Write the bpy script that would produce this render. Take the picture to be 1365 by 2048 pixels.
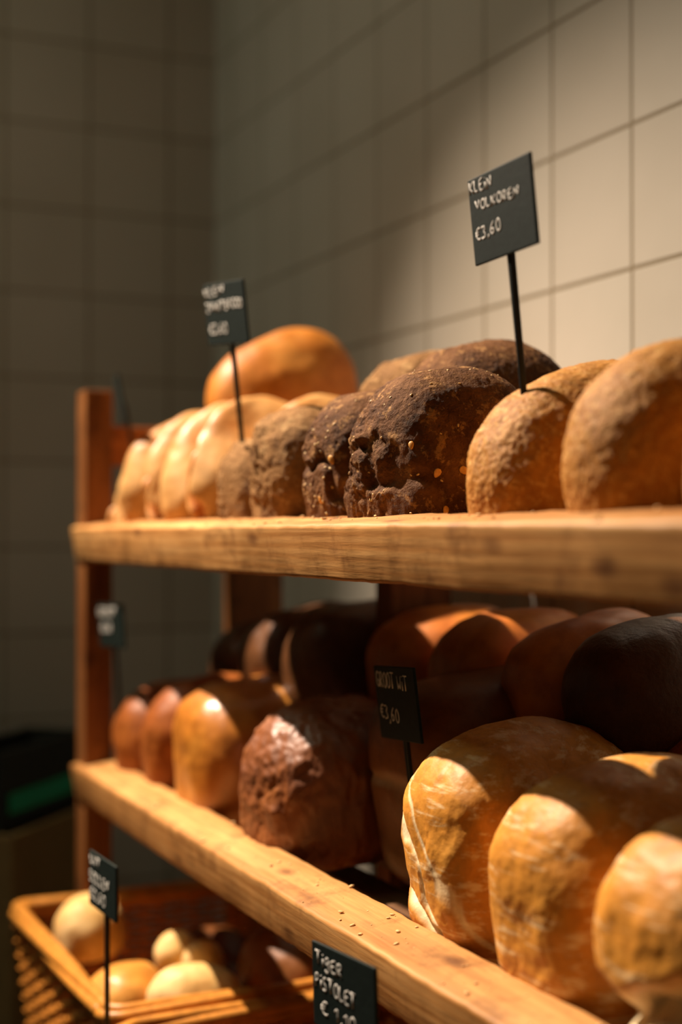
import bpy, bmesh, math, random
from mathutils import Vector, Matrix, Euler, noise
R = math.radians
for o in list(bpy.data.objects): bpy.data.objects.remove(o)
sc = bpy.context.scene
col = sc.collection

# ---------------------------------------------------------------- camera
TH = math.atan(1302.5 / 2844.0); PT = math.atan(38 / 2844.0)
f0 = Vector((-math.cos(TH), math.sin(TH), 0)); rt = Vector((math.sin(TH), math.cos(TH), 0)); up0 = Vector((0, 0, 1))
fw = f0 * math.cos(PT) + up0 * math.sin(PT); up = up0 * math.cos(PT) - f0 * math.sin(PT)
cam_d = bpy.data.cameras.new('camera'); cam = bpy.data.objects.new('camera', cam_d); col.objects.link(cam)
M = Matrix((rt, up, -fw)).transposed().to_4x4(); M.translation = (0, 0, 1.25)
cam.matrix_world = M
cam_d.sensor_fit = 'VERTICAL'; cam_d.sensor_height = 36; cam_d.lens = 2844 / 2048 * 36
cam_d.clip_start = 0.05
cam_d.dof.use_dof = True; cam_d.dof.focus_distance = 1.11; cam_d.dof.aperture_fstop = 2.3
sc.camera = cam

# ---------------------------------------------------------------- light
EXPOSURE = 0.0
w = bpy.data.worlds.new('world'); sc.world = w; w.use_nodes = True
w.node_tree.nodes['Background'].inputs[0].default_value = (0.80, 0.84, 0.62, 1)
w.node_tree.nodes['Background'].inputs[1].default_value = 0.034
def spot(name, loc, aim, power, size, blend, color, radius):
    d = bpy.data.lights.new(name, 'SPOT'); o = bpy.data.objects.new(name, d); col.objects.link(o)
    o.location = loc; o.rotation_euler = (Vector(aim) - Vector(loc)).to_track_quat('-Z', 'Y').to_euler()
    d.energy = power; d.spot_size = R(size); d.spot_blend = blend; d.color = color; d.shadow_soft_size = radius
    return o
spot('ceiling_spot', (-2.02, -0.13, 2.70), (-0.95, 0.55, 0.6), 570, 59, 1.0, (1.0, 0.80, 0.62), 0.02)
spot('ceiling_spot_spill', (-2.02, -0.13, 2.70), (-0.95, 0.55, 0.6), 7, 150, 1.0, (1.0, 0.80, 0.62), 0.02)
ad = bpy.data.lights.new('fill_area_light', 'AREA'); ao = bpy.data.objects.new('fill_area_light', ad); col.objects.link(ao)  # weak fill light added to lift the walls, no known source
ad.shape = 'RECTANGLE'; ad.size = .86; ad.size_y = .26; ad.energy = 7.0; ad.color = (.97, 1.0, .72); ao.location = (-1.93, -.50, 2.955)
sc.view_settings.view_transform = 'Standard'; sc.view_settings.look = 'None'
sc.view_settings.gamma = 1; sc.view_settings.use_curve_mapping = False
sc.view_settings.exposure = EXPOSURE

# ---------------------------------------------------------------- materials
def mat(name):
    m = bpy.data.materials.new(name); m.use_nodes = True
    nt = m.node_tree; return m, nt, nt.nodes['Principled BSDF']
def N(nt, t, **k):
    n = nt.nodes.new(t)
    for a, v in k.items(): setattr(n, a, v)
    return n
def L(nt, a, b): nt.links.new(a, b)
def ramp(nt, fac, stops):
    r = N(nt, 'ShaderNodeValToRGB')
    while len(r.color_ramp.elements) < len(stops): r.color_ramp.elements.new(0.5)
    for e, (p, c) in zip(r.color_ramp.elements, stops):
        e.position = p; e.color = (*c, 1) if len(c) == 3 else c
    L(nt, fac, r.inputs[0]); return r.outputs[0]
def nz(nt, vec, scale, detail=4, rough=.6):
    n = N(nt, 'ShaderNodeTexNoise'); n.inputs['Scale'].default_value = scale
    n.inputs['Detail'].default_value = detail; n.inputs['Roughness'].default_value = rough
    L(nt, vec, n.inputs['Vector']); return n.outputs[0]
def bump(nt, bs, h, strength, dist, prev=None):
    b = N(nt, 'ShaderNodeBump'); b.inputs['Strength'].default_value = strength; b.inputs['Distance'].default_value = dist
    L(nt, h, b.inputs['Height'])
    if prev: L(nt, prev, b.inputs['Normal'])
    L(nt, b.outputs[0], bs.inputs['Normal']); return b.outputs[0]
def mix(nt, fac, a, b, mode='MIX'):
    m = N(nt, 'ShaderNodeMix', data_type='RGBA', blend_type=mode)
    if isinstance(fac, float): m.inputs[0].default_value = fac
    else: L(nt, fac, m.inputs[0])
    for s, v in ((m.inputs[6], a), (m.inputs[7], b)):
        if isinstance(v, tuple): s.default_value = (*v, 1)
        else: L(nt, v, s)
    return m.outputs[2]
def objco(nt, scale=(1, 1, 1), rot=(0, 0, 0)):
    tc = N(nt, 'ShaderNodeTexCoord'); mp = N(nt, 'ShaderNodeMapping')
    mp.inputs['Scale'].default_value = scale; mp.inputs['Rotation'].default_value = rot
    L(nt, tc.outputs['Object'], mp.inputs[0]); return mp.outputs[0]

def wood_mat(name, dark, mid, light, axis=0, rough=.55, spec=.3):
    m, nt, bs = mat(name)
    s = [26, 26, 26]; s[axis] = 2.2
    v = objco(nt, tuple(s))
    g = nz(nt, v, 1.6, 6, .62)
    s2 = [150, 150, 150]; s2[axis] = 6
    fine = nz(nt, objco(nt, tuple(s2)), 1.5, 3, .7)
    wv = N(nt, 'ShaderNodeTexWave', wave_type='RINGS'); wv.inputs['Scale'].default_value = .55
    wv.inputs['Distortion'].default_value = 7; wv.inputs['Detail'].default_value = 3; wv.inputs['Detail Scale'].default_value = 1.2
    s3 = [60, 60, 60]; s3[axis] = 3.5
    L(nt, objco(nt, tuple(s3)), wv.inputs['Vector'])
    c = ramp(nt, g, [(.3, dark), (.5, mid), (.7, light)])
    c = mix(nt, .28, c, ramp(nt, wv.outputs['Fac'], [(.2, dark), (.75, light)]), 'MIX')
    c = mix(nt, .30, c, ramp(nt, fine, [(.35, (.35, .3, .25)), (.6, (1, 1, 1))]), 'MULTIPLY')
    st = nz(nt, objco(nt, (9, 9, 9)), 2.2, 5, .65)
    c = mix(nt, .8, c, ramp(nt, st, [(.30, (.45, .38, .30)), (.46, (1, 1, 1))]), 'MULTIPLY')
    kn = N(nt, 'ShaderNodeTexVoronoi'); kn.inputs['Scale'].default_value = 1.0
    s4 = [22, 22, 22]; s4[axis] = 11
    L(nt, objco(nt, tuple(s4)), kn.inputs['Vector'])
    c = mix(nt, .75, c, ramp(nt, kn.outputs['Distance'], [(.06, (.30, .20, .13)), (.2, (1, 1, 1))]), 'MULTIPLY')
    L(nt, c, bs.inputs['Base Color'])
    bs.inputs['Roughness'].default_value = rough; bs.inputs['Specular IOR Level'].default_value = spec
    n1 = bump(nt, bs, g, .35, .002); bump(nt, bs, fine, .35, .0008, n1)
    return m
M_board = wood_mat('pale_wood', (.30, .115, .022), (.48, .225, .062), (.62, .34, .12))
M_post = wood_mat('brown_wood', (.13, .040, .008), (.23, .080, .018), (.31, .125, .035), axis=2)
M_rail = wood_mat('brown_wood_rail', (.22, .060, .012), (.36, .115, .024), (.46, .17, .045), axis=1)
M_slat = wood_mat('slat_wood', (.07, .028, .009), (.12, .05, .016), (.17, .08, .028))

def bread_mat(name, cols, crumb=(.80, .62, .36), rough=.5, spec=.35, grain=90, bstr=.5, bdist=.0015, blotch=14, flour=None, streak=None, contrast=(.28, .5, .72)):
    m, nt, bs = mat(name)
    v = objco(nt)
    b = nz(nt, v, blotch, 6, .6)
    c = ramp(nt, b, [(contrast[0], cols[0]), (contrast[1], cols[1]), (contrast[2], cols[2])])
    g = nz(nt, v, grain, 5, .7)
    c = mix(nt, .55, c, ramp(nt, g, [(.32, (.55, .5, .42)), (.55, (1, 1, 1))]), 'MULTIPLY')
    if flour:
        amt, fc, fs = flour
        fl = nz(nt, v, fs, 5, .75)
        mk = ramp(nt, fl, [(.55 - amt, (0, 0, 0)), (.62, (1, 1, 1))])
        c = mix(nt, mk, c, fc)
    if streak:
        sc_, fc, lo, hi = streak
        fl = nz(nt, objco(nt, sc_, (0, -.7, 0)), 1, 5, .7)
        mk = ramp(nt, fl, [(lo, (0, 0, 0)), (hi, (.8, .8, .8))])
        c = mix(nt, mk, c, fc)
    at = N(nt, 'ShaderNodeAttribute', attribute_name='crumb')
    cc = mix(nt, .5, crumb, ramp(nt, nz(nt, v, 220, 4, .7), [(.3, tuple(x * .55 for x in crumb)), (.6, crumb)]))
    c = mix(nt, at.outputs['Fac'], c, cc)
    L(nt, c, bs.inputs['Base Color'])
    bs.inputs['Roughness'].default_value = rough; bs.inputs['Specular IOR Level'].default_value = spec
    n1 = bump(nt, bs, g, bstr, bdist)
    bump(nt, bs, nz(nt, v, grain * .3, 4, .6), bstr * .7, bdist * 2.5, n1)
    return m
M_whole = bread_mat('wholegrain_crust', ((.29, .105, .014), (.40, .17, .025), (.49, .225, .040)), rough=.62, spec=.2, grain=190, bstr=.7, bdist=.0016, blotch=22, flour=(.03, (.56, .31, .09), 210))
M_rye = bread_mat('dark_rye_crust', ((.045, .016, .005), (.12, .048, .014), (.22, .10, .034)), crumb=(.03, .012, .006), rough=.75, spec=.12, grain=260, bstr=1, bdist=.002, blotch=30, flour=(0.0, (.30, .155, .055), 75))
M_ryelight = bread_mat('brown_rye_crust', ((.11, .048, .015), (.24, .120, .040), (.38, .21, .080)), crumb=(.05, .02, .01), rough=.75, spec=.12, grain=260, bstr=1, bdist=.002, blotch=24, flour=(0.0, (.36, .21, .085), 70))
M_cream = bread_mat('pale_crust', ((.42, .155, .028), (.56, .31, .105), (.64, .45, .23)), crumb=(.42, .13, .018), rough=.45, spec=.35, grain=40, bstr=.25, bdist=.001, blotch=9)
M_golden = bread_mat('golden_crust', ((.50, .19, .028), (.62, .27, .045), (.74, .38, .09)), rough=.4, spec=.4, grain=60, bstr=.3, bdist=.001, blotch=12)
M_stack = bread_mat('toasted_golden_crust', ((.34, .10, .010), (.44, .155, .018), (.58, .27, .055)), rough=.5, spec=.3, grain=60, bstr=.3, bdist=.001, blotch=12)
M_white = bread_mat('white_loaf_crust', ((.50, .19, .020), (.62, .265, .034), (.70, .34, .062)), crumb=(.88, .74, .46), rough=.52, spec=.35, grain=120, bstr=.45, bdist=.0012, blotch=13, streak=((14, 50, 120), (.82, .62, .34), .53, .64))
M_orange = bread_mat('orange_crust', ((.36, .09, .010), (.50, .15, .016), (.62, .24, .03)), rough=.50, spec=.6, grain=50, bstr=.4, bdist=.0012, blotch=12)
M_red = bread_mat('reddish_crust', ((.20, .048, .006), (.30, .082, .010), (.40, .13, .018)), rough=.52, spec=.35, grain=50, bstr=.4, bdist=.0012, blotch=12)
M_gloss = bread_mat('glossy_orange_crust', ((.36, .115, .010), (.48, .17, .016), (.58, .25, .035)), rough=.36, spec=.9, grain=50, bstr=.4, bdist=.0012, blotch=12)
M_brown = bread_mat('brown_crust', ((.13, .034, .007), (.22, .065, .012), (.33, .11, .02)), rough=.50, spec=.65, grain=60, bstr=.5, bdist=.002, blotch=14)
M_tin = bread_mat('dark_tin_crust', ((.12, .038, .010), (.19, .065, .016), (.27, .10, .025)), rough=.42, spec=.35, grain=80, bstr=.4, bdist=.001, blotch=8)
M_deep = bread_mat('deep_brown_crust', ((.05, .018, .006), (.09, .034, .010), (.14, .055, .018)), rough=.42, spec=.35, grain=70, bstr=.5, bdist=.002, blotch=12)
M_roll = bread_mat('pale_roll_crust', ((.66, .36, .10), (.78, .50, .18), (.85, .64, .32)), rough=.5, spec=.3, grain=50, bstr=.3, bdist=.001, blotch=12)

def flat(name, c, rough=.6, spec=.3, bstr=0, scale=60, var=.25, metal=0):
    m, nt, bs = mat(name)
    g = nz(nt, objco(nt), scale, 5, .65)
    cc = ramp(nt, g, [(.3, tuple(x * (1 - var) for x in c)), (.7, tuple(min(1, x * (1 + var)) for x in c))])
    L(nt, cc, bs.inputs['Base Color']); bs.inputs['Roughness'].default_value = rough
    bs.inputs['Specular IOR Level'].default_value = spec; bs.inputs['Metallic'].default_value = metal
    if bstr: bump(nt, bs, g, bstr, .001)
    return m
M_sign = flat('black_chalkboard', (.0075, .014, .012), .6, .18, .15, 200)
M_stake = flat('black_stake', (.010, .012, .011), .4, .4)
M_chalk = flat('white_chalk_pen', (.56, .54, .50), .8, .1, .2, 900, .2)
M_seed = flat('sesame_seed', (.62, .42, .17), .45, .4, 0, 300)
M_oat = flat('oat_flake', (.62, .30, .06), .5, .4, 0, 300)
M_crumb = flat('bread_crumb', (.70, .46, .22), .8, .1, 0, 300)
M_wicker = flat('wicker', (.55, .20, .028), .45, .4, .4, 90, .45)
M_wickrim = flat('wicker_rim', (.50, .20, .028), .42, .4, .4, 70, .3)
M_card = flat('brown_box_board', (.26, .17, .07), .8, .1, .2, 30, .12)
M_green = flat('green_plastic', (.008, .38, .19), .4, .4, 0, 30, .1)
M_dark = flat('dark_plastic', (.02, .022, .018), .5, .3, 0, 30, .1)
M_floor = flat('dark_floor', (.05, .040, .026), .5, .3, .2, 12, .2)
M_ceil = flat('ceiling_paint', (.40, .38, .32), .9, .1, 0, 8, .05)
M_lampm = flat('white_lamp_metal', (.5, .5, .48), .4, .4, 0, 8, .05)

def tile_mat(name, ax, off):
    m, nt, bs = mat(name)
    tc = N(nt, 'ShaderNodeTexCoord'); sp = N(nt, 'ShaderNodeSeparateXYZ'); L(nt, tc.outputs['Object'], sp.inputs[0])
    def add(sock, v):
        a = N(nt, 'ShaderNodeMath', operation='ADD'); L(nt, sock, a.inputs[0]); a.inputs[1].default_value = v; return a.outputs[0]
    cb = N(nt, 'ShaderNodeCombineXYZ')
    L(nt, add(sp.outputs[ax], off), cb.inputs[0]); L(nt, add(sp.outputs[2], -1.5213 + .15 * 20), cb.inputs[1])
    br = N(nt, 'ShaderNodeTexBrick'); br.offset = 0; br.squash = 1
    L(nt, cb.outputs[0], br.inputs['Vector'])
    br.inputs['Scale'].default_value = 1; br.inputs['Brick Width'].default_value = .15; br.inputs['Row Height'].default_value = .15
    br.inputs['Mortar Size'].default_value = .0026; br.inputs['Mortar Smooth'].default_value = .25; br.inputs['Bias'].default_value = 0
    br.inputs['Color1'].default_value = (.44, .41, .35, 1); br.inputs['Color2'].default_value = (.41, .375, .315, 1)
    br.inputs['Mortar'].default_value = (.20, .165, .11, 1)
    g = nz(nt, tc.outputs['Object'], 5, 3, .5)
    c = mix(nt, .35, br.outputs['Color'], ramp(nt, g, [(.35, (.80, .80, .76)), (.65, (1, 1, 1))]), 'MULTIPLY')
    L(nt, c, bs.inputs['Base Color'])
    bs.inputs['Roughness'].default_value = .38; bs.inputs['Specular IOR Level'].default_value = .3
    inv = N(nt, 'ShaderNodeMath', operation='SUBTRACT'); inv.inputs[0].default_value = 1; L(nt, br.outputs['Fac'], inv.inputs[1])
    n1 = bump(nt, bs, inv.outputs[0], .5, .002)
    bump(nt, bs, nz(nt, tc.outputs['Object'], 9, 2, .5), .25, .004, n1)
    return m

# ---------------------------------------------------------------- mesh helpers
def link_mesh(name, bm, m, parent=None, smooth=True):
    me = bpy.data.meshes.new(name); bm.normal_update(); bm.to_mesh(me); bm.free()
    if smooth:
        for p in me.polygons: p.use_smooth = True
    me.materials.append(m)
    o = bpy.data.objects.new(name, me); col.objects.link(o)
    if parent: o.parent = parent
    return o
def tag(o, label, cat=None, group=None, kind=None):
    if label: o['label'] = label
    if cat: o['category'] = cat
    if group: o['group'] = group
    if kind: o['kind'] = kind
    return o
def thing(name, label, cat, loc=(0, 0, 0), group=None):
    o = bpy.data.objects.new(name, None); col.objects.link(o); o.location = loc; o.empty_display_size = .02
    return tag(o, label, cat, group)
def add_box(bm, c, s, bev=0, segs=2, rot=None):
    r = bmesh.ops.create_cube(bm, size=1)
    vs = r['verts']
    bmesh.ops.scale(bm, vec=s, verts=vs)
    if bev:
        es = list({e for v in vs for e in v.link_edges})
        g = bmesh.ops.bevel(bm, geom=es, offset=bev, segments=segs, affect='EDGES', profile=.6)
        vs = list({v for f in g['faces'] for v in f.verts} | {v for v in vs if v.is_valid})
    if rot: bmesh.ops.rotate(bm, cent=(0, 0, 0), matrix=rot, verts=vs)
    bmesh.ops.translate(bm, vec=c, verts=vs)
    return vs
def box(name, c, s, m, parent=None, bev=.002, rot=None):
    bm = bmesh.new(); add_box(bm, (0, 0, 0), s, bev); o = link_mesh(name, bm, m, parent, smooth=False)
    o.location = c
    if rot: o.rotation_euler = rot
    return o
def add_tube(bm, pts, r, n=8, flat_=1.0, ref=None, closed=False):
    pts = [Vector(p) for p in pts]; k = len(pts); rings = []
    rr = r if isinstance(r, (list, tuple)) else [r] * k
    for i, p in enumerate(pts):
        if closed: d = pts[(i + 1) % k] - pts[i - 1]
        else: d = pts[min(i + 1, k - 1)] - pts[max(i - 1, 0)]
        d = d.normalized() if d.length > 1e-9 else Vector((1, 0, 0))
        rf = Vector(ref) if ref else (Vector((0, 0, 1)) if abs(d.z) < .9 else Vector((0, 1, 0)))
        a = d.cross(rf).normalized(); b = a.cross(d).normalized()
        rings.append([bm.verts.new(p + a * math.cos(t) * rr[i] + b * math.sin(t) * rr[i] * flat_)
                      for t in (2 * math.pi * j / n for j in range(n))])
    for i in range(k if closed else k - 1):
        A, B = rings[i], rings[(i + 1) % k]
        for j in range(n): bm.faces.new((A[j], A[(j + 1) % n], B[(j + 1) % n], B[j]))
    if not closed:
        bm.faces.new(rings[0][::-1]); bm.faces.new(rings[-1])

# ---------------------------------------------------------------- structure
def slab(name, c, s, m):
    bm = bmesh.new(); add_box(bm, c, s); o = link_mesh(name, bm, m, smooth=False); o['kind'] = 'structure'; return o
slab('wall_back', (.2, .885 + .05, 1.5), (5.394 + .2, .10, 3.0), tile_mat('tiles_back_wall', 0, 1.2086 + .15 * 20))
slab('wall_left', (-2.497 - .05, -.9, 1.5), (.10, 3.57, 3.0), tile_mat('tiles_left_wall', 1, -.6463 + .15 * 30))
slab('floor', (.2, -.9, -.05), (5.6, 3.77, .10), M_floor)
slab('ceiling', (.2, -.9, 3.05), (5.6, 3.77, .10), M_ceil)

# ceiling lamp body that carries the spot
lamp = thing('spotlight', 'small round spotlight on the ceiling above the bread rack', 'spotlight', (-2.04, -.145, 3.0))
bm = bmesh.new(); add_tube(bm, [(0, 0, 0), (0, 0, -.02)], .05, 24); add_tube(bm, [(0, 0, -.02), (0, 0, -.20)], .01, 10); link_mesh('mount', bm, M_lampm, lamp)
bm = bmesh.new()
dv = (Vector((-.95, .55, .6)) - Vector((-2.02, -.13, 2.70))).normalized(); c0 = Vector((.02, .015, -.30)) - dv * .03
n_ = 28; rings = []
a_ = dv.cross(Vector((0, 0, 1))).normalized(); b_ = a_.cross(dv)
for (t, r_) in ((-.09, .028), (-.085, .034), (.0, .038), (.0, .034), (-.06, .030)):
    rings.append([bm.verts.new(c0 + dv * t + a_ * r_ * math.cos(2 * math.pi * j / n_) + b_ * r_ * math.sin(2 * math.pi * j / n_)) for j in range(n_)])
for A, B in zip(rings, rings[1:]):
    for j in range(n_): bm.faces.new((A[j], A[(j + 1) % n_], B[(j + 1) % n_], B[j]))
bm.faces.new(rings[0][::-1]); bm.faces.new(rings[-1])
link_mesh('lamp_head', bm, M_lampm, lamp)

pn = thing('added_fill_panel', 'flat panel added on the ceiling to go with the fill light', 'ceiling lamp', (-1.93, -.50, 2.98))  # invented panel, added only to accompany the fill light
box('housing', (0, 0, .0), (.94, .34, .036), M_lampm, pn, .004)

# ---------------------------------------------------------------- rack
TILT = R(9)
rack = thing('bread_rack', 'wooden bread rack with two tilted shelves before the tiled wall', 'shelf rack', (-1.15, .60, 0))
def rackbox(name, c, s, m, bev=.003, rot=None):
    o = box(name, Vector(c) - Vector((-1.15, .60, 0)), s, m, rack, bev, rot); return o
def long_board(name, x0, x1, yf, ztop, dy, dz, m, seed):
    """front board: worn edges, slightly uneven, front top edge at (yf, ztop)"""
    bm = bmesh.new(); nx = 150; prof = []
    b = .0035
    for (cx, cz, a0) in ((b, -b, 180), (dy - b, -b, 90), (dy - b, -dz + b, 0), (b, -dz + b, -90)):
        for k in range(5):
            a = R(a0 - k * 22.5); prof.append((cx + b * math.cos(a), cz + b * math.sin(a)))
    rings = []
    for i in range(nx + 1):
        x = x0 + (x1 - x0) * i / nx; ring = []
        for (py, pz) in prof:
            n1 = noise.noise(Vector((x * 9 + seed, py * 60, pz * 60))) * .0007 + noise.noise(Vector((x * 60 + seed, py * 90, pz * 90))) * .0006
            yy = py * math.cos(TILT) - pz * math.sin(TILT) * 1; zz = py * math.sin(TILT) + pz * math.cos(TILT)
            ring.append(bm.verts.new((x + 1.15, yf + yy - .60 + n1, ztop + zz + n1 * 1.3)))
        rings.append(ring)
    k = len(prof)
    for A, B in zip(rings, rings[1:]):
        for j in range(k): bm.faces.new((A[j], B[j], B[(j + 1) % k], A[(j + 1) % k]))
    bm.faces.new(rings[0]); bm.faces.new(rings[-1][::-1])
    bmesh.ops.recalc_face_normals(bm, faces=bm.faces)
    o = link_mesh(name, bm, m, rack); return o
XL, XR = -1.850, -.30
ZU, ZL, ZB = 1.2550, .9440, .640
long_board('front_board', XL, XR, .456, ZU, .052, .045, M_board, 3)
long_board('front_board', XL, XR, .456, ZL, .052, .045, M_board, 40)
long_board('front_board', XL, XR, .456, ZB - .03, .052, .045, M_board, 70)
for x in (-1.860 + .0225, XR + .02):
    rackbox('front_post', (x, .4665 + .018, .717), (.045, .036, 1.434), M_post, .002)
for x in (-1.860 + .018, -1.362, XR + .02):
    rackbox('back_post', (x, .71, .66), (.034, .075, 1.32), M_post, .002)
for x in (-1.860 + .0225, XR + .02):
    rackbox('top_rail', (x + .002, .59, 1.362), (.022, .175, .052), M_rail, .002)
for z0 in (ZU, ZL, ZB):
    for x in (-1.845, XR + .01):
        rackbox('side_rail', (x, .605, z0 - .027 + .018), (.02, .19, .022), M_rail, .001, (R(9), 0, 0))
    for yy in ((.600, .745) if z0 == ZU else (.590, .65, .715, .78)):
        zz = z0 - (.052 if z0 == ZU else .047) + math.tan(TILT) * (yy - .51)
        o = rackbox('slat', ((XL + XR) / 2 + .01, yy, zz), (XR - XL - .02, .030, .010), M_slat, .001, (TILT, 0, 0))

# ---------------------------------------------------------------- breads
def sgn(v, e): return math.copysign(abs(v) ** e, v)
def loaf_bm(Lg, W, H, e1=.75, e2=.8, taper=.12, lump=((9, .006), (40, .0012)), seed=0, nu=96, nv=120,
            furrows=(), crease=0, crumple=0, bottom=.55, belly=.10, flat_side=0, lean=0, slope=0):
    """loaf with its long axis along Y, front end at y=0, resting on z=0"""
    bm = bmesh.new(); lay = bm.verts.layers.float.new('crumb')
    sv = Vector((seed * 3.7 + 11, seed * 1.3 + 5, seed * 2.1 + 7)); grid = []
    def pt(i, j):
        t = math.pi * (i + .5) / (nv + 1) if False else math.pi * i / nv
        ph = 2 * math.pi * j / nu
        yy = -sgn(math.cos(t), e1); r = max(math.sin(t), 0) ** e1
        xx = r * sgn(math.cos(ph), e2); zz = r * sgn(math.sin(ph), e2)
        x = W / 2 * xx * (1 - taper * max(zz, 0) ** 1.5) * (1 - belly * max(-zz, 0) ** 2)
        y = Lg / 2 * (1 + yy)
        zc = H * .42
        z = zc + (H - zc) * zz if zz > 0 else zc + zc * -abs(zz) ** bottom
        if slope: z += slope * y * (max(zz, 0))
        p = Vector((x, y, z)); cen = Vector((0, Lg / 2, zc))
        n = Vector((xx / W, yy / Lg * .9, zz / H)); n = n.normalized() if n.length > 0 else Vector((0, 0, 1))
        d = 0; cr = 0
        q_ = 1.0
        if flat_side: q_ = min(1, max(.22, .55 - n.x * 1.1 - n.y * .2))
        for s, a in lump: d += a * (q_ if s > 20 else 1) * noise.fractal((p + sv) * s, 1.0, 2.1, 3)
        if crumple:
            q = (p + sv) * 42; q.z *= .7
            v = 1 - abs(noise.noise(q)) * 2.2
            v2 = 1 - abs(noise.noise(q * 2.3 + Vector((3, 3, 3)))) * 2.2
            d += q_ * crumple * (v * .7 + v2 * .35)
            if v > .9: cr = 0
        for (fn, fd, wd, dep, wob, cmb, zmin) in furrows:
            fv = Vector(fn).normalized()
            s_ = fv.dot(p) - fd + wob * noise.noise((p + sv) * 30)
            if p.z > zmin:
                k = max(0, 1 - abs(s_) / wd); k = k * k * (3 - 2 * k)
                d -= dep * k; cr = max(cr, cmb * min(1, k * 1.6))
        p = p + n * d
        if lean: p.x += lean * p.z
        return p, cr
    for i in range(1, nv):
        ring = []
        for j in range(nu):
            p, cr = pt(i, j); v = bm.verts.new(p); v[lay] = cr; ring.append(v)
        grid.append(ring)
    a, _ = pt(0, 0); b, _ = pt(nv, 0)
    a = sum((v.co for v in grid[0]), Vector()) / nu; b = sum((v.co for v in grid[-1]), Vector()) / nu
    va = bm.verts.new(a); vb = bm.verts.new(b); va[lay] = grid[0][0][lay]; vb[lay] = grid[-1][0][lay]
    for A, B in zip(grid, grid[1:]):
        for j in range(nu): bm.faces.new((A[j], A[(j + 1) % nu], B[(j + 1) % nu], B[j]))
    for j in range(nu):
        bm.faces.new((va, grid[0][(j + 1) % nu], grid[0][j])); bm.faces.new((vb, grid[-1][j], grid[-1][(j + 1) % nu]))
    bmesh.ops.recalc_face_normals(bm, faces=bm.faces)
    return bm
def loaf(label, m, xc, y0, z0, dims, rot=(9, 0, 0), name='bread_loaf', group=None, cat='bread', **k):
    bm = loaf_bm(*dims, **k)
    o = link_mesh(name, bm, m)
    o.location = (xc, y0, z0); o.rotation_euler = (R(rot[0]), R(rot[1]), R(rot[2]))
    return tag(o, label, cat, group)
def scatter(host, name, m, count, seed, size, test, parent_kind='stuff', aspect=(1, .55, .35)):
    rnd = random.Random(seed); me = host.data; bm = bmesh.new(); polys = me.polygons; done = 0; tries = 0
    while done < count and tries < count * 200:
        tries += 1; p = polys[rnd.randrange(len(polys))]
        if p.area < 1e-9 or not test(p.center, p.normal): continue
        nn = p.normal; t = nn.cross(Vector((rnd.uniform(-1, 1), rnd.uniform(-1, 1), rnd.uniform(-1, 1)))).normalized(); b = nn.cross(t)
        s = size * rnd.uniform(.75, 1.2)
        vs = bmesh.ops.create_icosphere(bm, subdivisions=2, radius=1)['verts']
        for v in vs:
            c = v.co.copy(); tp = 1 - .35 * c.x
            v.co = p.center + t * c.x * s * aspect[0] + b * c.y * s * aspect[1] * tp + nn * (c.z * s * aspect[2] + s * .12)
        done += 1
    o = link_mesh(name, bm, m, host); o['kind'] = 'stuff'; return o

ZU0 = ZU - .050; ZL0 = ZL - .030
# --- upper shelf, wholegrain loaves on the right
gk = 'wholegrain loaves on the top shelf'
wk = dict(e1=.86, e2=.86, taper=.10, lump=((9, .004), (60, .0007), (150, .0005), (300, .0004)), nu=220, nv=240)
loaf('round wholegrain loaf on the top shelf with the KLEIN VOLKOREN sign stuck in it', M_whole, -.853, .508, ZU0, (.21, .128, .153), (9, 0, 2), group=gk, seed=1, **wk)
loaf('round wholegrain loaf right of the one holding the KLEIN VOLKOREN sign', M_whole, -.729, .505, ZU0, (.21, .130, .155), (9, 0, -2), group=gk, seed=2, **wk)
loaf('wholegrain loaf cut off by the right edge of the photo on the top shelf', M_whole, -.605, .505, ZU0, (.21, .128, .155), (9, 0, 1), group=gk, seed=3, **wk)
for i, (x, lab) in enumerate(((-1.26, 'unseen wholegrain loaf added to shade the wall, right end of the row'), (-1.39, 'unseen wholegrain loaf added to shade the wall, middle of the row'), (-1.52, 'unseen wholegrain loaf added to shade the wall, left end of the row'))):  # hidden loaves added to block the spot from the wall under the shelf
    loaf(lab, M_whole, x, .735, ZU0 + .050, (.135, .12, .115), (6, 0, 0), group='unseen loaves added behind the top shelf to shade the wall', seed=7 + i, nu=70, nv=70, e1=.86, e2=.86)
# --- dark rye loaves
rk = dict(flat_side=1, e1=.72, e2=.74, taper=.16, nu=250, nv=270, crumple=.0022, lump=((7, .007), (24, .0022), (80, .0018), (170, .0014), (330, .0008)))
gr = 'dark rye breads on the top shelf'
fH = (((.9, -.25, .3), -.062, .012, .007, .010, .3, .03), ((.1, .8, .6), .062, .010, .006, .02, .2, .03))
H_ = loaf('large dark rye loaf sprinkled with seeds beside the wholegrain loaves', M_rye, -1.018, .506, ZU0, (.15, .150, .166), (9, -3, 3), group=gr, seed=11, furrows=fH, **rk)
G_ = loaf('dark rye loaf with sesame seeds, squeezed left of the large seeded one', M_rye, -1.145, .510, ZU0, (.125, .112, .160), (9, 4, -3), group=gr, seed=12, furrows=fH, **rk)
rk2 = dict(rk); rk2['crumple'] = .0034
loaf('lumpy greyish brown rye bread on the top shelf between white and seeded loaves', M_ryelight, -1.268, .508, ZU0, (.115, .125, .158), (9, 3, 4), group=gr, seed=13, **rk2)
loaf('small low lumpy rye bread holding the sign beside the white loaves', M_ryelight, -1.372, .508, ZU0, (.10, .102, .138), (9, 2, -5), group=gr, seed=14, **rk2)
loaf('brown rye bread lying behind the seeded loaves, top left of the back row', M_ryelight, -1.245, .612, ZU0 + .110, (.12, .11, .105), (6, 0, 6), group=gr, seed=15, **rk)
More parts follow.
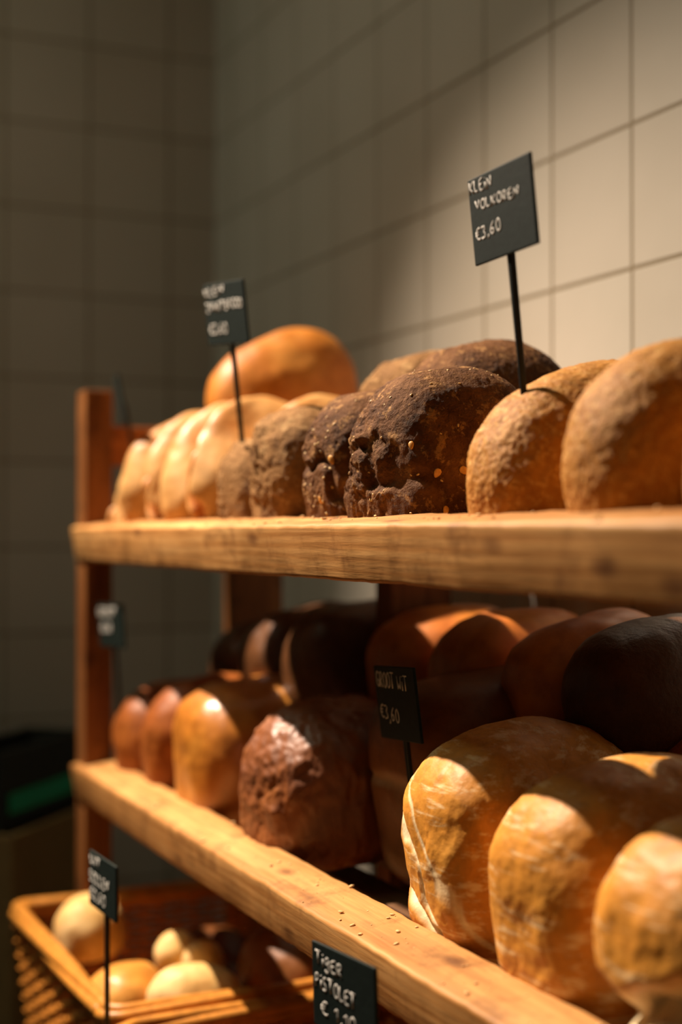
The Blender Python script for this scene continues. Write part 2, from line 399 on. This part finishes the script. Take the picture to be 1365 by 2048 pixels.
loaf('dark rye loaf stacked at the back just under the tiled wall glow', M_rye, -1.135, .595, ZU0 + .083, (.15, .15, .125), (6, 0, -4), group=gr, seed=16, **rk)
scatter(H_, 'sesame_seeds', M_seed, 95, 1, .0014, lambda c, n: c.z > .03 and (n.x > .1 or n.y < -.2 or n.z > .3))
scatter(H_, 'oat_flakes', M_oat, 7, 8, .0042, lambda c, n: .03 < c.z < .12 and n.x > .6 and c.y < .11, aspect=(1, .62, .16))
scatter(G_, 'sesame_seeds', M_seed, 80, 2, .0015, lambda c, n: c.z > .02 and (n.x > .1 or n.y < -.2))
scatter(G_, 'oat_flakes', M_oat, 7, 3, .0042, lambda c, n: .02 < c.z < .12 and n.y < -.3, aspect=(1, .62, .16))
# torn knob at the foot of the large rye loaf
bm = loaf_bm(.055, .060, .048, seed=21, nu=90, nv=90, crumple=.0022, lump=((20, .006), (80, .0016)), e1=.9, e2=.9)
kn = link_mesh('torn_crust', bm, M_rye, H_); kn.location = (-.048, -.012, .012); kn['label'] = 'torn knob of crust at the foot of the loaf'
# --- white loaves at the left end
gw = 'pale white loaves on the top shelf'
ck = dict(e1=1.05, e2=1.05, taper=.30, lump=((8, .008), (20, .002)), nu=130, nv=140, bottom=.9, belly=.42)
fw1 = (((.92, 0.25, .1), .012, .010, .010, .012, .9, .01),)
fw3 = (((.92, -.2, .1), -.008, .008, .008, .010, .8, .01),)
fw2 = (((.9, -.3, .2), .024, .015, .020, .015, 1.0, .01), ((.9, .2, -.2), -.036, .012, .014, .012, 1.0, .01))
for x, y0, z0, w_, h_, ln, rx, ry, rz, lab, sd in (
    (-1.768, .500, .000, .064, .105, .12, 18, -3, -4, 'small low pale loaf at the left end of the top shelf beside the post', 31),
    (-1.700, .503, -.002, .074, .168, .19, 13, -8, 0, 'slim pale white loaf, second from the left post on the top shelf', 32),
    (-1.622, .506, .002, .076, .174, .19, 12, -10, 3, 'slim pale white loaf, third from the left post on the top shelf', 33),
    (-1.540, .503, .000, .077, .176, .19, 12, -10, -3, 'slim pale white loaf, fourth from the left post on the top shelf', 36),
    (-1.462, .508, .004, .078, .180, .19, 11, -8, 2, 'slim pale white loaf, fifth from the left post, behind the sign stake', 37),
    (-1.385, .545, .004, .100, .180, .19, 9, -4, 0, 'pale white loaf half hidden behind the lumpy rye bread', 34),
    (-1.745, .600, .030, .110, .150, .14, 9, 0, 0, 'pale loaf peeking out behind the white loaves by the left post', 35)):
    loaf(lab, M_cream, x, y0, ZU0 + z0, (ln, w_, h_), (rx, ry, rz), group=gw, seed=sd, furrows=fw1 if sd % 2 else fw3, **ck)
loaf('golden white loaf stacked crosswise on top of the pale loaves', M_stack, -1.628, .585, 1.338, (.19, .108, .120), (15, 0, -3), group=gw, seed=36, e1=.8, e2=.75, taper=.35, slope=.12, lump=((8, .006), (20, .001)), nu=110, nv=120)

# --- lower shelf
go = 'crusty loaves at the front left of the lower shelf'
ok = dict(e1=.8, e2=.8, taper=.15, lump=((9, .006), (40, .0012)), nu=110, nv=120)
loaf('reddish brown loaf nearest the left post on the lower shelf', M_red, -1.752, .500, ZL0, (.17, .118, .132), (9, 0, 0), group=go, seed=41, **ok)
loaf('narrow orange loaf second from the left post on the lower shelf', M_red, -1.640, .505, ZL0, (.17, .112, .150), (9, 0, 0), group=go, seed=42, **ok)
loaf('glossy orange loaf with a bright highlight on the lower shelf', M_gloss, -1.508, .505, ZL0, (.18, .165, .158), (9, 0, 0), group=go, seed=43, **{**ok, 'e1': .66, 'e2': .7})
loaf('wrinkled dark brown loaf in the light on the lower shelf', M_brown, -1.285, .505, ZL0, (.18, .175, .158), (9, 0, 0), group=go, seed=44, e1=.8, e2=.8, taper=.15, nu=170, nv=180, crumple=.0016, lump=((9, .006), (60, .0025), (130, .001)))
loaf('large dark brown tin loaf set back in the shade beside the GROOT WIT sign', M_tin, -1.115, .578, ZL0 + .010, (.20, .165, .185), (9, 0, 0), seed=45, e1=.45, e2=.5, taper=.05, lump=((8, .004),), nu=110, nv=120,
     furrows=(((0, 0, 1), .105, .008, .004, .004, .25, .0),))
gS = 'large white loaves at the front right of the lower shelf'
fs = (((.8, .05, .6), .036, .0062, .003, .022, 1.0, .02), ((.447, 0, .894), .033, .0085, .008, .008, 1.0, .0), ((.75, .1, .55), .066, .0035, .001, .018, .7, .02))
ft = (((.3, -.2, 1), .016, .008, .006, .010, .9, -.01),)
fu = (((-.35, 0, 1), .060, .022, .022, .010, 1.0, -.01), ((-.35, 0, 1), .030, .020, .004, .010, 1.0, -.01))
sk = dict(e1=.74, e2=.70, taper=.16, nu=190, nv=200)
loaf('white loaf with a ragged pale seam, right of the GROOT WIT sign', M_white, -.945, .508, ZL0 + .004, (.19, .160, .166), (9, 0, 0), group=gS, seed=51, furrows=fs, lump=((9, .006), (45, .0012), (120, .0004)), **sk)
loaf('smooth golden white loaf between the ragged one and the split one', M_white, -.805, .506, ZL0 + .002, (.20, .148, .162), (9, 0, 0), group=gS, seed=52, furrows=ft, lump=((9, .005), (45, .001), (120, .0004)), **sk)
loaf('white loaf split open along its side in the bottom right corner', M_white, -.668, .498, ZL0, (.20, .150, .160), (9, 0, 0), group=gS, seed=53, furrows=fu, lump=((9, .004), (45, .0016), (120, .0004)), **sk)
gb = 'loaves in the back row of the lower shelf'
bk = dict(e1=.78, e2=.8, taper=.14, lump=((9, .006), (40, .001)), nu=72, nv=80)
for i, (x, m_, lab) in enumerate((
    (-.60, M_white, 'golden loaf behind the split white loaf at the right edge'),
    (-.74, M_golden, 'golden loaf catching light behind the smooth white loaf'),
    (-.885, M_orange, 'reddish loaf showing between two white loaves, lower shelf back row'),
)):
    loaf(lab, m_, x, .690, ZL0 + .042, (.15, .13, .145), (9, 0, 0), group=gb, seed=60 + i, **bk)
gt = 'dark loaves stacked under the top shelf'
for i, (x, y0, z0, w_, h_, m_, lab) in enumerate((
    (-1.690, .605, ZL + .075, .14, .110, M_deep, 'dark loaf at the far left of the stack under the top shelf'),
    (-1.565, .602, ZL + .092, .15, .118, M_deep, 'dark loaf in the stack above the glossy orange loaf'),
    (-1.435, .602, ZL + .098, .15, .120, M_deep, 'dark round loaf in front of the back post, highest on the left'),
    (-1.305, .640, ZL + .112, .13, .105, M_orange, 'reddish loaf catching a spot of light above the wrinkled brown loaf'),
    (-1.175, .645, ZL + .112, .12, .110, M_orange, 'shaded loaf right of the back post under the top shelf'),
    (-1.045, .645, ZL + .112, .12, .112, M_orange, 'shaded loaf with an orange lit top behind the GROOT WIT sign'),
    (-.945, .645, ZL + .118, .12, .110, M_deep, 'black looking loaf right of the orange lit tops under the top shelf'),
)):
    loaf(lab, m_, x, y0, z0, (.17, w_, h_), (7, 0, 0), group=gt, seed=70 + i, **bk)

# crumbs on the boards
def crumbs(label, yz, n, seed, xr):
    rnd = random.Random(seed); bm = bmesh.new()
    for i in range(n):
        x = rnd.uniform(*xr); t = rnd.uniform(.004, .050); s = rnd.choice((.0006, .0008, .001, .0015, .0028)) * rnd.uniform(.7, 1.2)
        vs = bmesh.ops.create_icosphere(bm, subdivisions=1, radius=1)['verts']
        q = Euler((rnd.uniform(-.2, .2), rnd.uniform(-.2, .2), rnd.uniform(0, 6))).to_matrix()
        for v in vs:
            c = v.co * (1 + rnd.uniform(-.3, .3)); c = Vector((c.x * s, c.y * s * .7, c.z * s * .35))
            v.co = q @ c + Vector((x, yz[0] + t * math.cos(TILT), yz[1] + t * math.sin(TILT) + s * .25))
    o = link_mesh('bread_crumbs', bm, M_crumb); return tag(o, label, 'crumbs', None, 'stuff')
crumbs('scattered bread crumbs on the top face of the lower front board', (.456, ZL), 150, 5, (-1.6, -.62))
crumbs('bread crumbs and flakes along the edge of the top shelf board', (.456, ZU), 130, 6, (-1.5, -.6))

# ---------------------------------------------------------------- chalk signs
GL = {
 'K': [[(0, 1), (0, 0)], [(.5, 1), (.02, .45), (.55, 0)]], 'L': [[(0, 1), (0, 0), (.45, .02)]],
 'E': [[(.5, 1), (0, .97), (0, 0), (.5, .02)], [(0, .52), (.4, .54)]], 'i': [[(.08, .62), (.08, 0)], [(.08, .9), (.09, .97)]],
 'N': [[(0, 0), (0, 1), (.5, 0), (.52, 1)]], 'V': [[(0, 1), (.27, 0), (.5, 1)]],
 'O': [[(.28, 1), (.06, .85), (0, .5), (.08, .14), (.28, 0), (.48, .15), (.56, .5), (.48, .87), (.28, 1)]],
 'R': [[(0, 0), (0, 1), (.38, .95), (.45, .72), (.32, .5), (.03, .45), (.5, 0)]],
 'G': [[(.5, .85), (.3, 1), (.06, .85), (0, .45), (.12, .08), (.34, 0), (.5, .15), (.5, .42), (.28, .42)]],
 'T': [[(0, 1), (.6, .98)], [(.3, 1), (.28, 0)]], 'W': [[(0, 1), (.14, 0), (.32, .6), (.5, 0), (.66, 1)]],
 'g': [[(.42, .8), (.2, .92), (.02, .7), (.08, .4), (.28, .35), (.42, .6), (.43, .85), (.42, .1), (.34, -.25), (.12, -.3), (0, -.08)]],
 'P': [[(0, 0), (.03, 1), (.36, .97), (.42, .72), (.3, .48), (.02, .45)]],
 'S': [[(.42, .88), (.2, 1), (.03, .82), (.1, .58), (.36, .42), (.42, .18), (.22, 0), (0, .12)]],
 'B': [[(0, 0), (0, 1), (.34, .95), (.38, .68), (.02, .52), (.42, .4), (.44, .12), (.3, 0), (0, 0)]],
 'D': [[(0, 0), (0, 1), (.35, .85), (.48, .5), (.35, .12), (0, 0)]], 'Z': [[(0, 1), (.5, 1), (0, 0), (.5, 0)]],
 'A': [[(0, 0), (.26, 1), (.52, 0)], [(.1, .38), (.43, .38)]],
 '€': [[(.55, .88), (.38, 1), (.16, .85), (.08, .5), (.16, .13), (.38, 0), (.56, .12)], [(0, .62), (.38, .64)], [(0, .40), (.34, .42)]],
 '3': [[(.02, .95), (.3, 1), (.42, .8), (.2, .56), (.42, .36), (.36, .06), (0, .04)]],
 '6': [[(.4, 1), (.12, .7), (0, .3), (.16, 0), (.4, .14), (.38, .42), (.14, .5), (.02, .35)]],
 '0': [[(.24, 1), (.05, .8), (0, .45), (.1, .08), (.26, 0), (.44, .15), (.48, .55), (.4, .88), (.24, 1)]],
 '1': [[(0, .66), (.24, 1), (.22, 0)]], ',': [[(.1, .12), (.02, -.18)]],
 '5': [[(.42, 1), (.06, .98), (.02, .58), (.3, .6), (.44, .35), (.34, .05), (0, .04)]], ' ': []}
GW = {'i': .18, ',': .14, ' ': .3, '1': .28, 'W': .68, 'T': .6}
def price_sign(label, centre, ypr, W, H, stake, lines, weight=.0009):
    s = thing('price_sign', label, 'sign', centre, 'black chalk price signs on stakes')
    y, p, r = (R(a) for a in ypr)
    s.rotation_euler = (Matrix.Rotation(y, 3, 'Z') @ Matrix.Rotation(p, 3, 'X') @ Matrix.Rotation(r, 3, 'Y')).to_euler()
    box('panel', (0, 0, 0), (W, .0026, H), M_sign, s, .0009)
    bm = bmesh.new(); pts = []
    add_box(bm, (0, .0037, -H * .5 - stake / 2 + H * .2), (.0054, .0050, stake + H * .4), .0015, 2)
    for v in bm.verts:
        if v.co.z < -H / 2 - stake + .012: v.co.x *= .45
    link_mesh('stake', bm, M_stake, s, smooth=False)
    bm = bmesh.new(); rnd = random.Random(len(label) * 7)
    for (txt, x0, z0, h, wd, rise) in lines:
        x = x0
        for ch in txt:
            jz = rnd.uniform(-.05, .05) * h
            for st in GL.get(ch, []):
                P = [Vector(((x + px * h * wd), -.0014, z0 + pz * h + jz + rise * (x - x0))) for px, pz in st]
                if len(P) > 2:   # smooth the corners a little
                    Q = []
                    for a, b in zip(P, P[1:]): Q += [a, a.lerp(b, .5)]
                    Q.append(P[-1]); P = [Q[0]] + [Q[k] * .6 + (Q[k - 1] + Q[k + 1]) * .2 for k in range(1, len(Q) - 1)] + [Q[-1]]
                add_tube(bm, P, weight, 8, .35, ref=(0, 1, 0))
            x += (GW.get(ch, .52) + .17) * h * wd
    if lines: link_mesh('lettering', bm, M_chalk, s)
    return s
def sc_(c, k): return (c[0] * k, c[1] * k, 1.25 + (c[2] - 1.25) * k)
price_sign('black price sign lettered KLEIN VOLKOREN on the wholegrain loaf', sc_((-.7743, .4673, 1.4528), 1.1), (.7, 5.3, -1.2), .082, .062, .105,
           [('KLEiN', -.0385, .0205, .0083, 1.19, -.06), ('VOLKOREN', -.0325, .0070, .0068, 1.55, -.03), ('€3,60', -.0355, -.0140, .0085, 1.38, .05)], .00080)
price_sign('blurred black price sign stuck in the lumpy rye bread', sc_((-1.217, .4425, 1.4481), 1.1), (8.4, 8.7, 3.9), .082, .062, .100,
           [('KLEiN', -.0385, .0175, .0085, 1.57, .06), ('ZWARTBROOD', -.0375, .0025, .0088, 1.20, .03), ('€3,60', -.035, -.0195, .0100, 1.25, .0)], .00085)
price_sign('black price sign lettered GROOT WIT in front of the dark tin loaf', sc_((-.9638, .4888, 1.1193), 1.1), (-2.5, 5.4, -3.8), .082, .062, .100,
           [('GROOT', -.0365, .0130, .0132, .81, -.02), ('WiT', .0065, .0110, .0125, .86, -.02), ('€3,60', -.035, -.0128, .0116, 1.12, -.12)], .00068)
price_sign('black price sign lettered TIGER PISTOLET at the bottom edge', sc_((-.8483, .3912, .9456), 1.05), (9.0, 2.0, 0), .0782, .0593, .150,
           [('TigER', -.0340, .0150, .0088, 1.25, -.10), ('PiSTOLET', -.0350, -.0015, .0098, .98, -.08), ('€ 1,10', -.0285, -.0195, .0095, 1.6, -.03)], .00085)
price_sign('black price sign leaning over the wicker basket of white rolls', sc_((-1.419, .3841, .8898), .93), (6, 1.1, 2.5), .0693, .0525, .110,
           [('WiT', -.031, .0120, .0105, 1.35, .0), ('BOLLEN', -.0325, -.0030, .0105, 1.15, .0), ('€0,60', -.031, -.0190, .0105, 1.3, .0)], .0009)
price_sign('blurred black price sign beside the left post on the lower shelf', sc_((-1.8013, .4977, 1.1272), .975), (9.8, 3.3, -1.6), .0727, .0551, .095,
           [('GROOT', -.034, .0120, .0105, 1.45, 0), ('€3,60', -.028, -.0080, .0100, 1.0, 0)], .0010)
price_sign('black price sign seen edge-on at the left end of the top shelf', (-1.7555, .4960, 1.4170), (-11.5, 11, 0), .070, .060, .085, [])

# ---------------------------------------------------------------- wicker baskets
def basket(label, x0, x1, y0, y1, zt, h, inset, group):
    cx, cy = (x0 + x1) / 2, (y0 + y1) / 2
    b = thing('wicker_basket', label, 'basket', (cx, cy, zt - h), group)
    hx, hy = (x1 - x0) / 2, (y1 - y0) / 2
    def P(u, side, f):          # u along side -1..1, f height 0..1
        ix, iy = hx - inset * (1 - f), hy - inset * (1 - f)
        return {'front': Vector((u * ix, -iy, h * f)), 'back': Vector((u * ix, iy, h * f)),
                'left': Vector((-ix, u * iy, h * f)), 'right': Vector((ix, u * iy, h * f))}[side]
    nrm = {'front': Vector((0, -1, 0)), 'back': Vector((0, 1, 0)), 'left': Vector((-1, 0, 0)), 'right': Vector((1, 0, 0))}
    for side in ('front', 'back', 'left', 'right'):
        ln = 2 * (hx if side in ('front', 'back') else hy); ns = max(4, int(ln / .022)); bm = bmesh.new()
        for k in range(ns + 1):
            u = -1 + 2 * k / ns
            add_tube(bm, [P(u, side, f) for f in (0.0, .33, .66, 1)], .0022, 6)
        rows = int(h / .0085)
        for r_ in range(rows):
            f = (r_ + .5) / rows; pts = []
            for k in range(ns * 4 + 1):
                u = -1 + 2 * k / (ns * 4)
                pts.append(P(u, side, f) + nrm[side] * .0034 * math.cos(math.pi * k / 4 + math.pi * r_) + Vector((0, 0, .0012 * math.sin(k * .7 + r_))))
            add_tube(bm, pts, .0034, 6, .8)
        link_mesh('woven_side', bm, M_wicker, b)
    bm = bmesh.new(); rc = .02; loop = []
    for (sx, sy, a0) in ((1, -1, -90), (1, 1, 0), (-1, 1, 90), (-1, -1, 180)):
        for k in range(6):
            a = R(a0 + k * 18); loop.append(Vector((sx * (hx - rc) + rc * math.cos(a), sy * (hy - rc) + rc * math.sin(a), h)))
    dense = []
    for a, c in zip(loop, loop[1:] + loop[:1]):
        n = max(1, int((c - a).length / .006))
        dense += [a.lerp(c, i / n) for i in range(n)]
    for ph in (0, 1.57, 3.14, 4.71):     # four canes bound into a rim
        pts = []
        for i, p in enumerate(dense):
            out = Vector((p.x / hx, p.y / hy, 0)).normalized(); t = ph + i * .035
            pts.append(p + out * .0062 * math.cos(t) + Vector((0, 0, .0062 * math.sin(t))))
        add_tube(bm, pts, .0064, 8, closed=True)
    rim = link_mesh('rim', bm, M_wickrim, b)
    bm = bmesh.new(); add_box(bm, (0, 0, .004), (2 * (hx - inset), 2 * (hy - inset), .006), .001); link_mesh('bottom', bm, M_wicker, b, smooth=False)
    return b
gbk = 'wicker baskets under the lower shelf'
basket('orange brown wicker basket filled with white rolls at bottom left', -1.804, -1.362, .375, .66, .774, .145, .016, gbk)
basket('dark wicker basket right of the one with white rolls', -1.332, -.735, .375, .66, .770, .145, .016, gbk)
gl = 'rolls in the left wicker basket'
rl = dict(e1=.95, e2=.95, taper=.1, lump=((14, .004), (60, .0006)), nu=56, nv=60)
def roll(label, m_, c, d, rz=0, seed=0, **k):
    kk = dict(rl); kk.update(k)
    bm = loaf_bm(d[0], d[1], d[2], seed=seed, **kk); bmesh.ops.translate(bm, vec=(0, -d[0] / 2, -d[2] / 2), verts=bm.verts)
    o = link_mesh('bread_roll', bm, m_); o.location = c; o.rotation_euler = (0, 0, R(rz)); return tag(o, label, 'bread roll', gl)
roll('round white roll in the far left corner of the wicker basket', M_roll, (-1.690, .440, .772), (.085, .078, .078), 20, 81)
roll('tan roll behind the sign stake in the wicker basket', M_golden, (-1.497, .430, .752), (.10, .085, .065), 40, 82)
roll('cream roll with a bright top by the right rim of the basket', M_roll, (-1.437, .488, .760), (.105, .068, .064), -20, 83)
roll('small cream roll in the middle of the basket, left one of a pair', M_roll, (-1.540, .500, .776), (.05, .042, .045), 0, 84)
roll('small cream roll in the middle of the basket, right one of a pair', M_roll, (-1.505, .520, .774), (.05, .036, .042), 0, 85)
roll('brown roll in shade at the back of the left basket', M_tin, (-1.430, .595, .780), (.11, .13, .09), 10, 86)
roll('dark roll at the back left of the wicker basket', M_tin, (-1.660, .590, .720), (.11, .13, .09), -10, 87)
roll('brown roll low in the middle of the wicker basket', M_golden, (-1.600, .470, .695), (.10, .11, .08), 0, 88)
roll('dark brown roll under the pair of small cream rolls', M_tin, (-1.530, .545, .728), (.11, .10, .07), 0, 91)
for i, (x, y, lab) in enumerate(((-1.24, .50, 'shaded roll at the left end of the dark basket'), (-1.12, .52, 'shaded roll second from left in the dark basket'),
                                 (-1.00, .50, 'shaded roll in the middle of the dark basket'), (-.88, .51, 'shaded roll under the TIGER PISTOLET sign'))):
    o = roll(lab, M_tin, (x, y, .715), (.15, .10, .085), 5 * i, 100 + i); o['group'] = 'rolls in the dark wicker basket'

# ---------------------------------------------------------------- boxes on the left, behind the rack end
ez = math.atan2(.659, -.752)
bx = thing('storage_box', 'open brown box with a dark lining left of the rack', 'box', (-2.11, .434, .40))
BL, BW = .32, .16
bx.rotation_euler = (0, 0, ez)      # local x runs away from the camera, local y to its left
def part(name, c, s, m): return box(name, c, s, m, bx, .001)
BH = .40
part('side_panel', (BL / 2, .006, BH / 2), (BL, .012, BH), M_card)
part('side_panel', (BL / 2, BW - .006, BH / 2), (BL, .012, BH), M_card)
part('end_panel', (.006, BW / 2, BH / 2), (.012, BW - .024, BH), M_card)
part('end_panel', (BL - .006, BW / 2, BH / 2), (.012, BW - .024, BH), M_card)
part('bottom', (BL / 2, BW / 2, .006), (BL - .024, BW - .024, .012), M_card)
part('lining', (BL / 2, .0145, BH / 2 + .01), (BL - .03, .005, BH - .03), M_dark)
BM = Matrix.Translation((-2.11, .434, 0)) @ Matrix.Rotation(ez, 4, 'Z')
st = box('storage_bench', BM @ Vector((BL / 2, BW / 2, .1995)), (BL + .01, BW + .01, .399), M_dark, None, .004, (0, 0, ez))
tag(st, 'dark low bench carrying the open brown box', 'bench')
gc = thing('dark_crate', 'dark crate with a green band standing in the open brown box', 'crate', BM @ Vector((BL / 2, BW / 2 + .006, .4125)))
gc.rotation_euler = (0, 0, ez)
gx, gy, gh = BL / 2 - .022, BW / 2 - .030, .505
box('crate_wall', (0, -gy, gh / 2), (2 * gx, .010, gh), M_dark, gc, .001)
box('crate_wall', (0, gy, gh / 2), (2 * gx, .010, gh), M_dark, gc, .001)
box('crate_wall', (-gx + .005, 0, gh / 2), (.010, 2 * gy - .011, gh), M_dark, gc, .001)
box('crate_wall', (gx - .005, 0, gh / 2), (.010, 2 * gy - .011, gh), M_dark, gc, .001)
box('crate_bottom', (0, 0, .005), (2 * gx - .02, 2 * gy - .011, .01), M_dark, gc, .001)
box('band', (.01, -gy - .0065, .425), (2 * gx - .02, .003, .030), M_green, gc, .0005)['label'] = 'green band along the side of the crate'
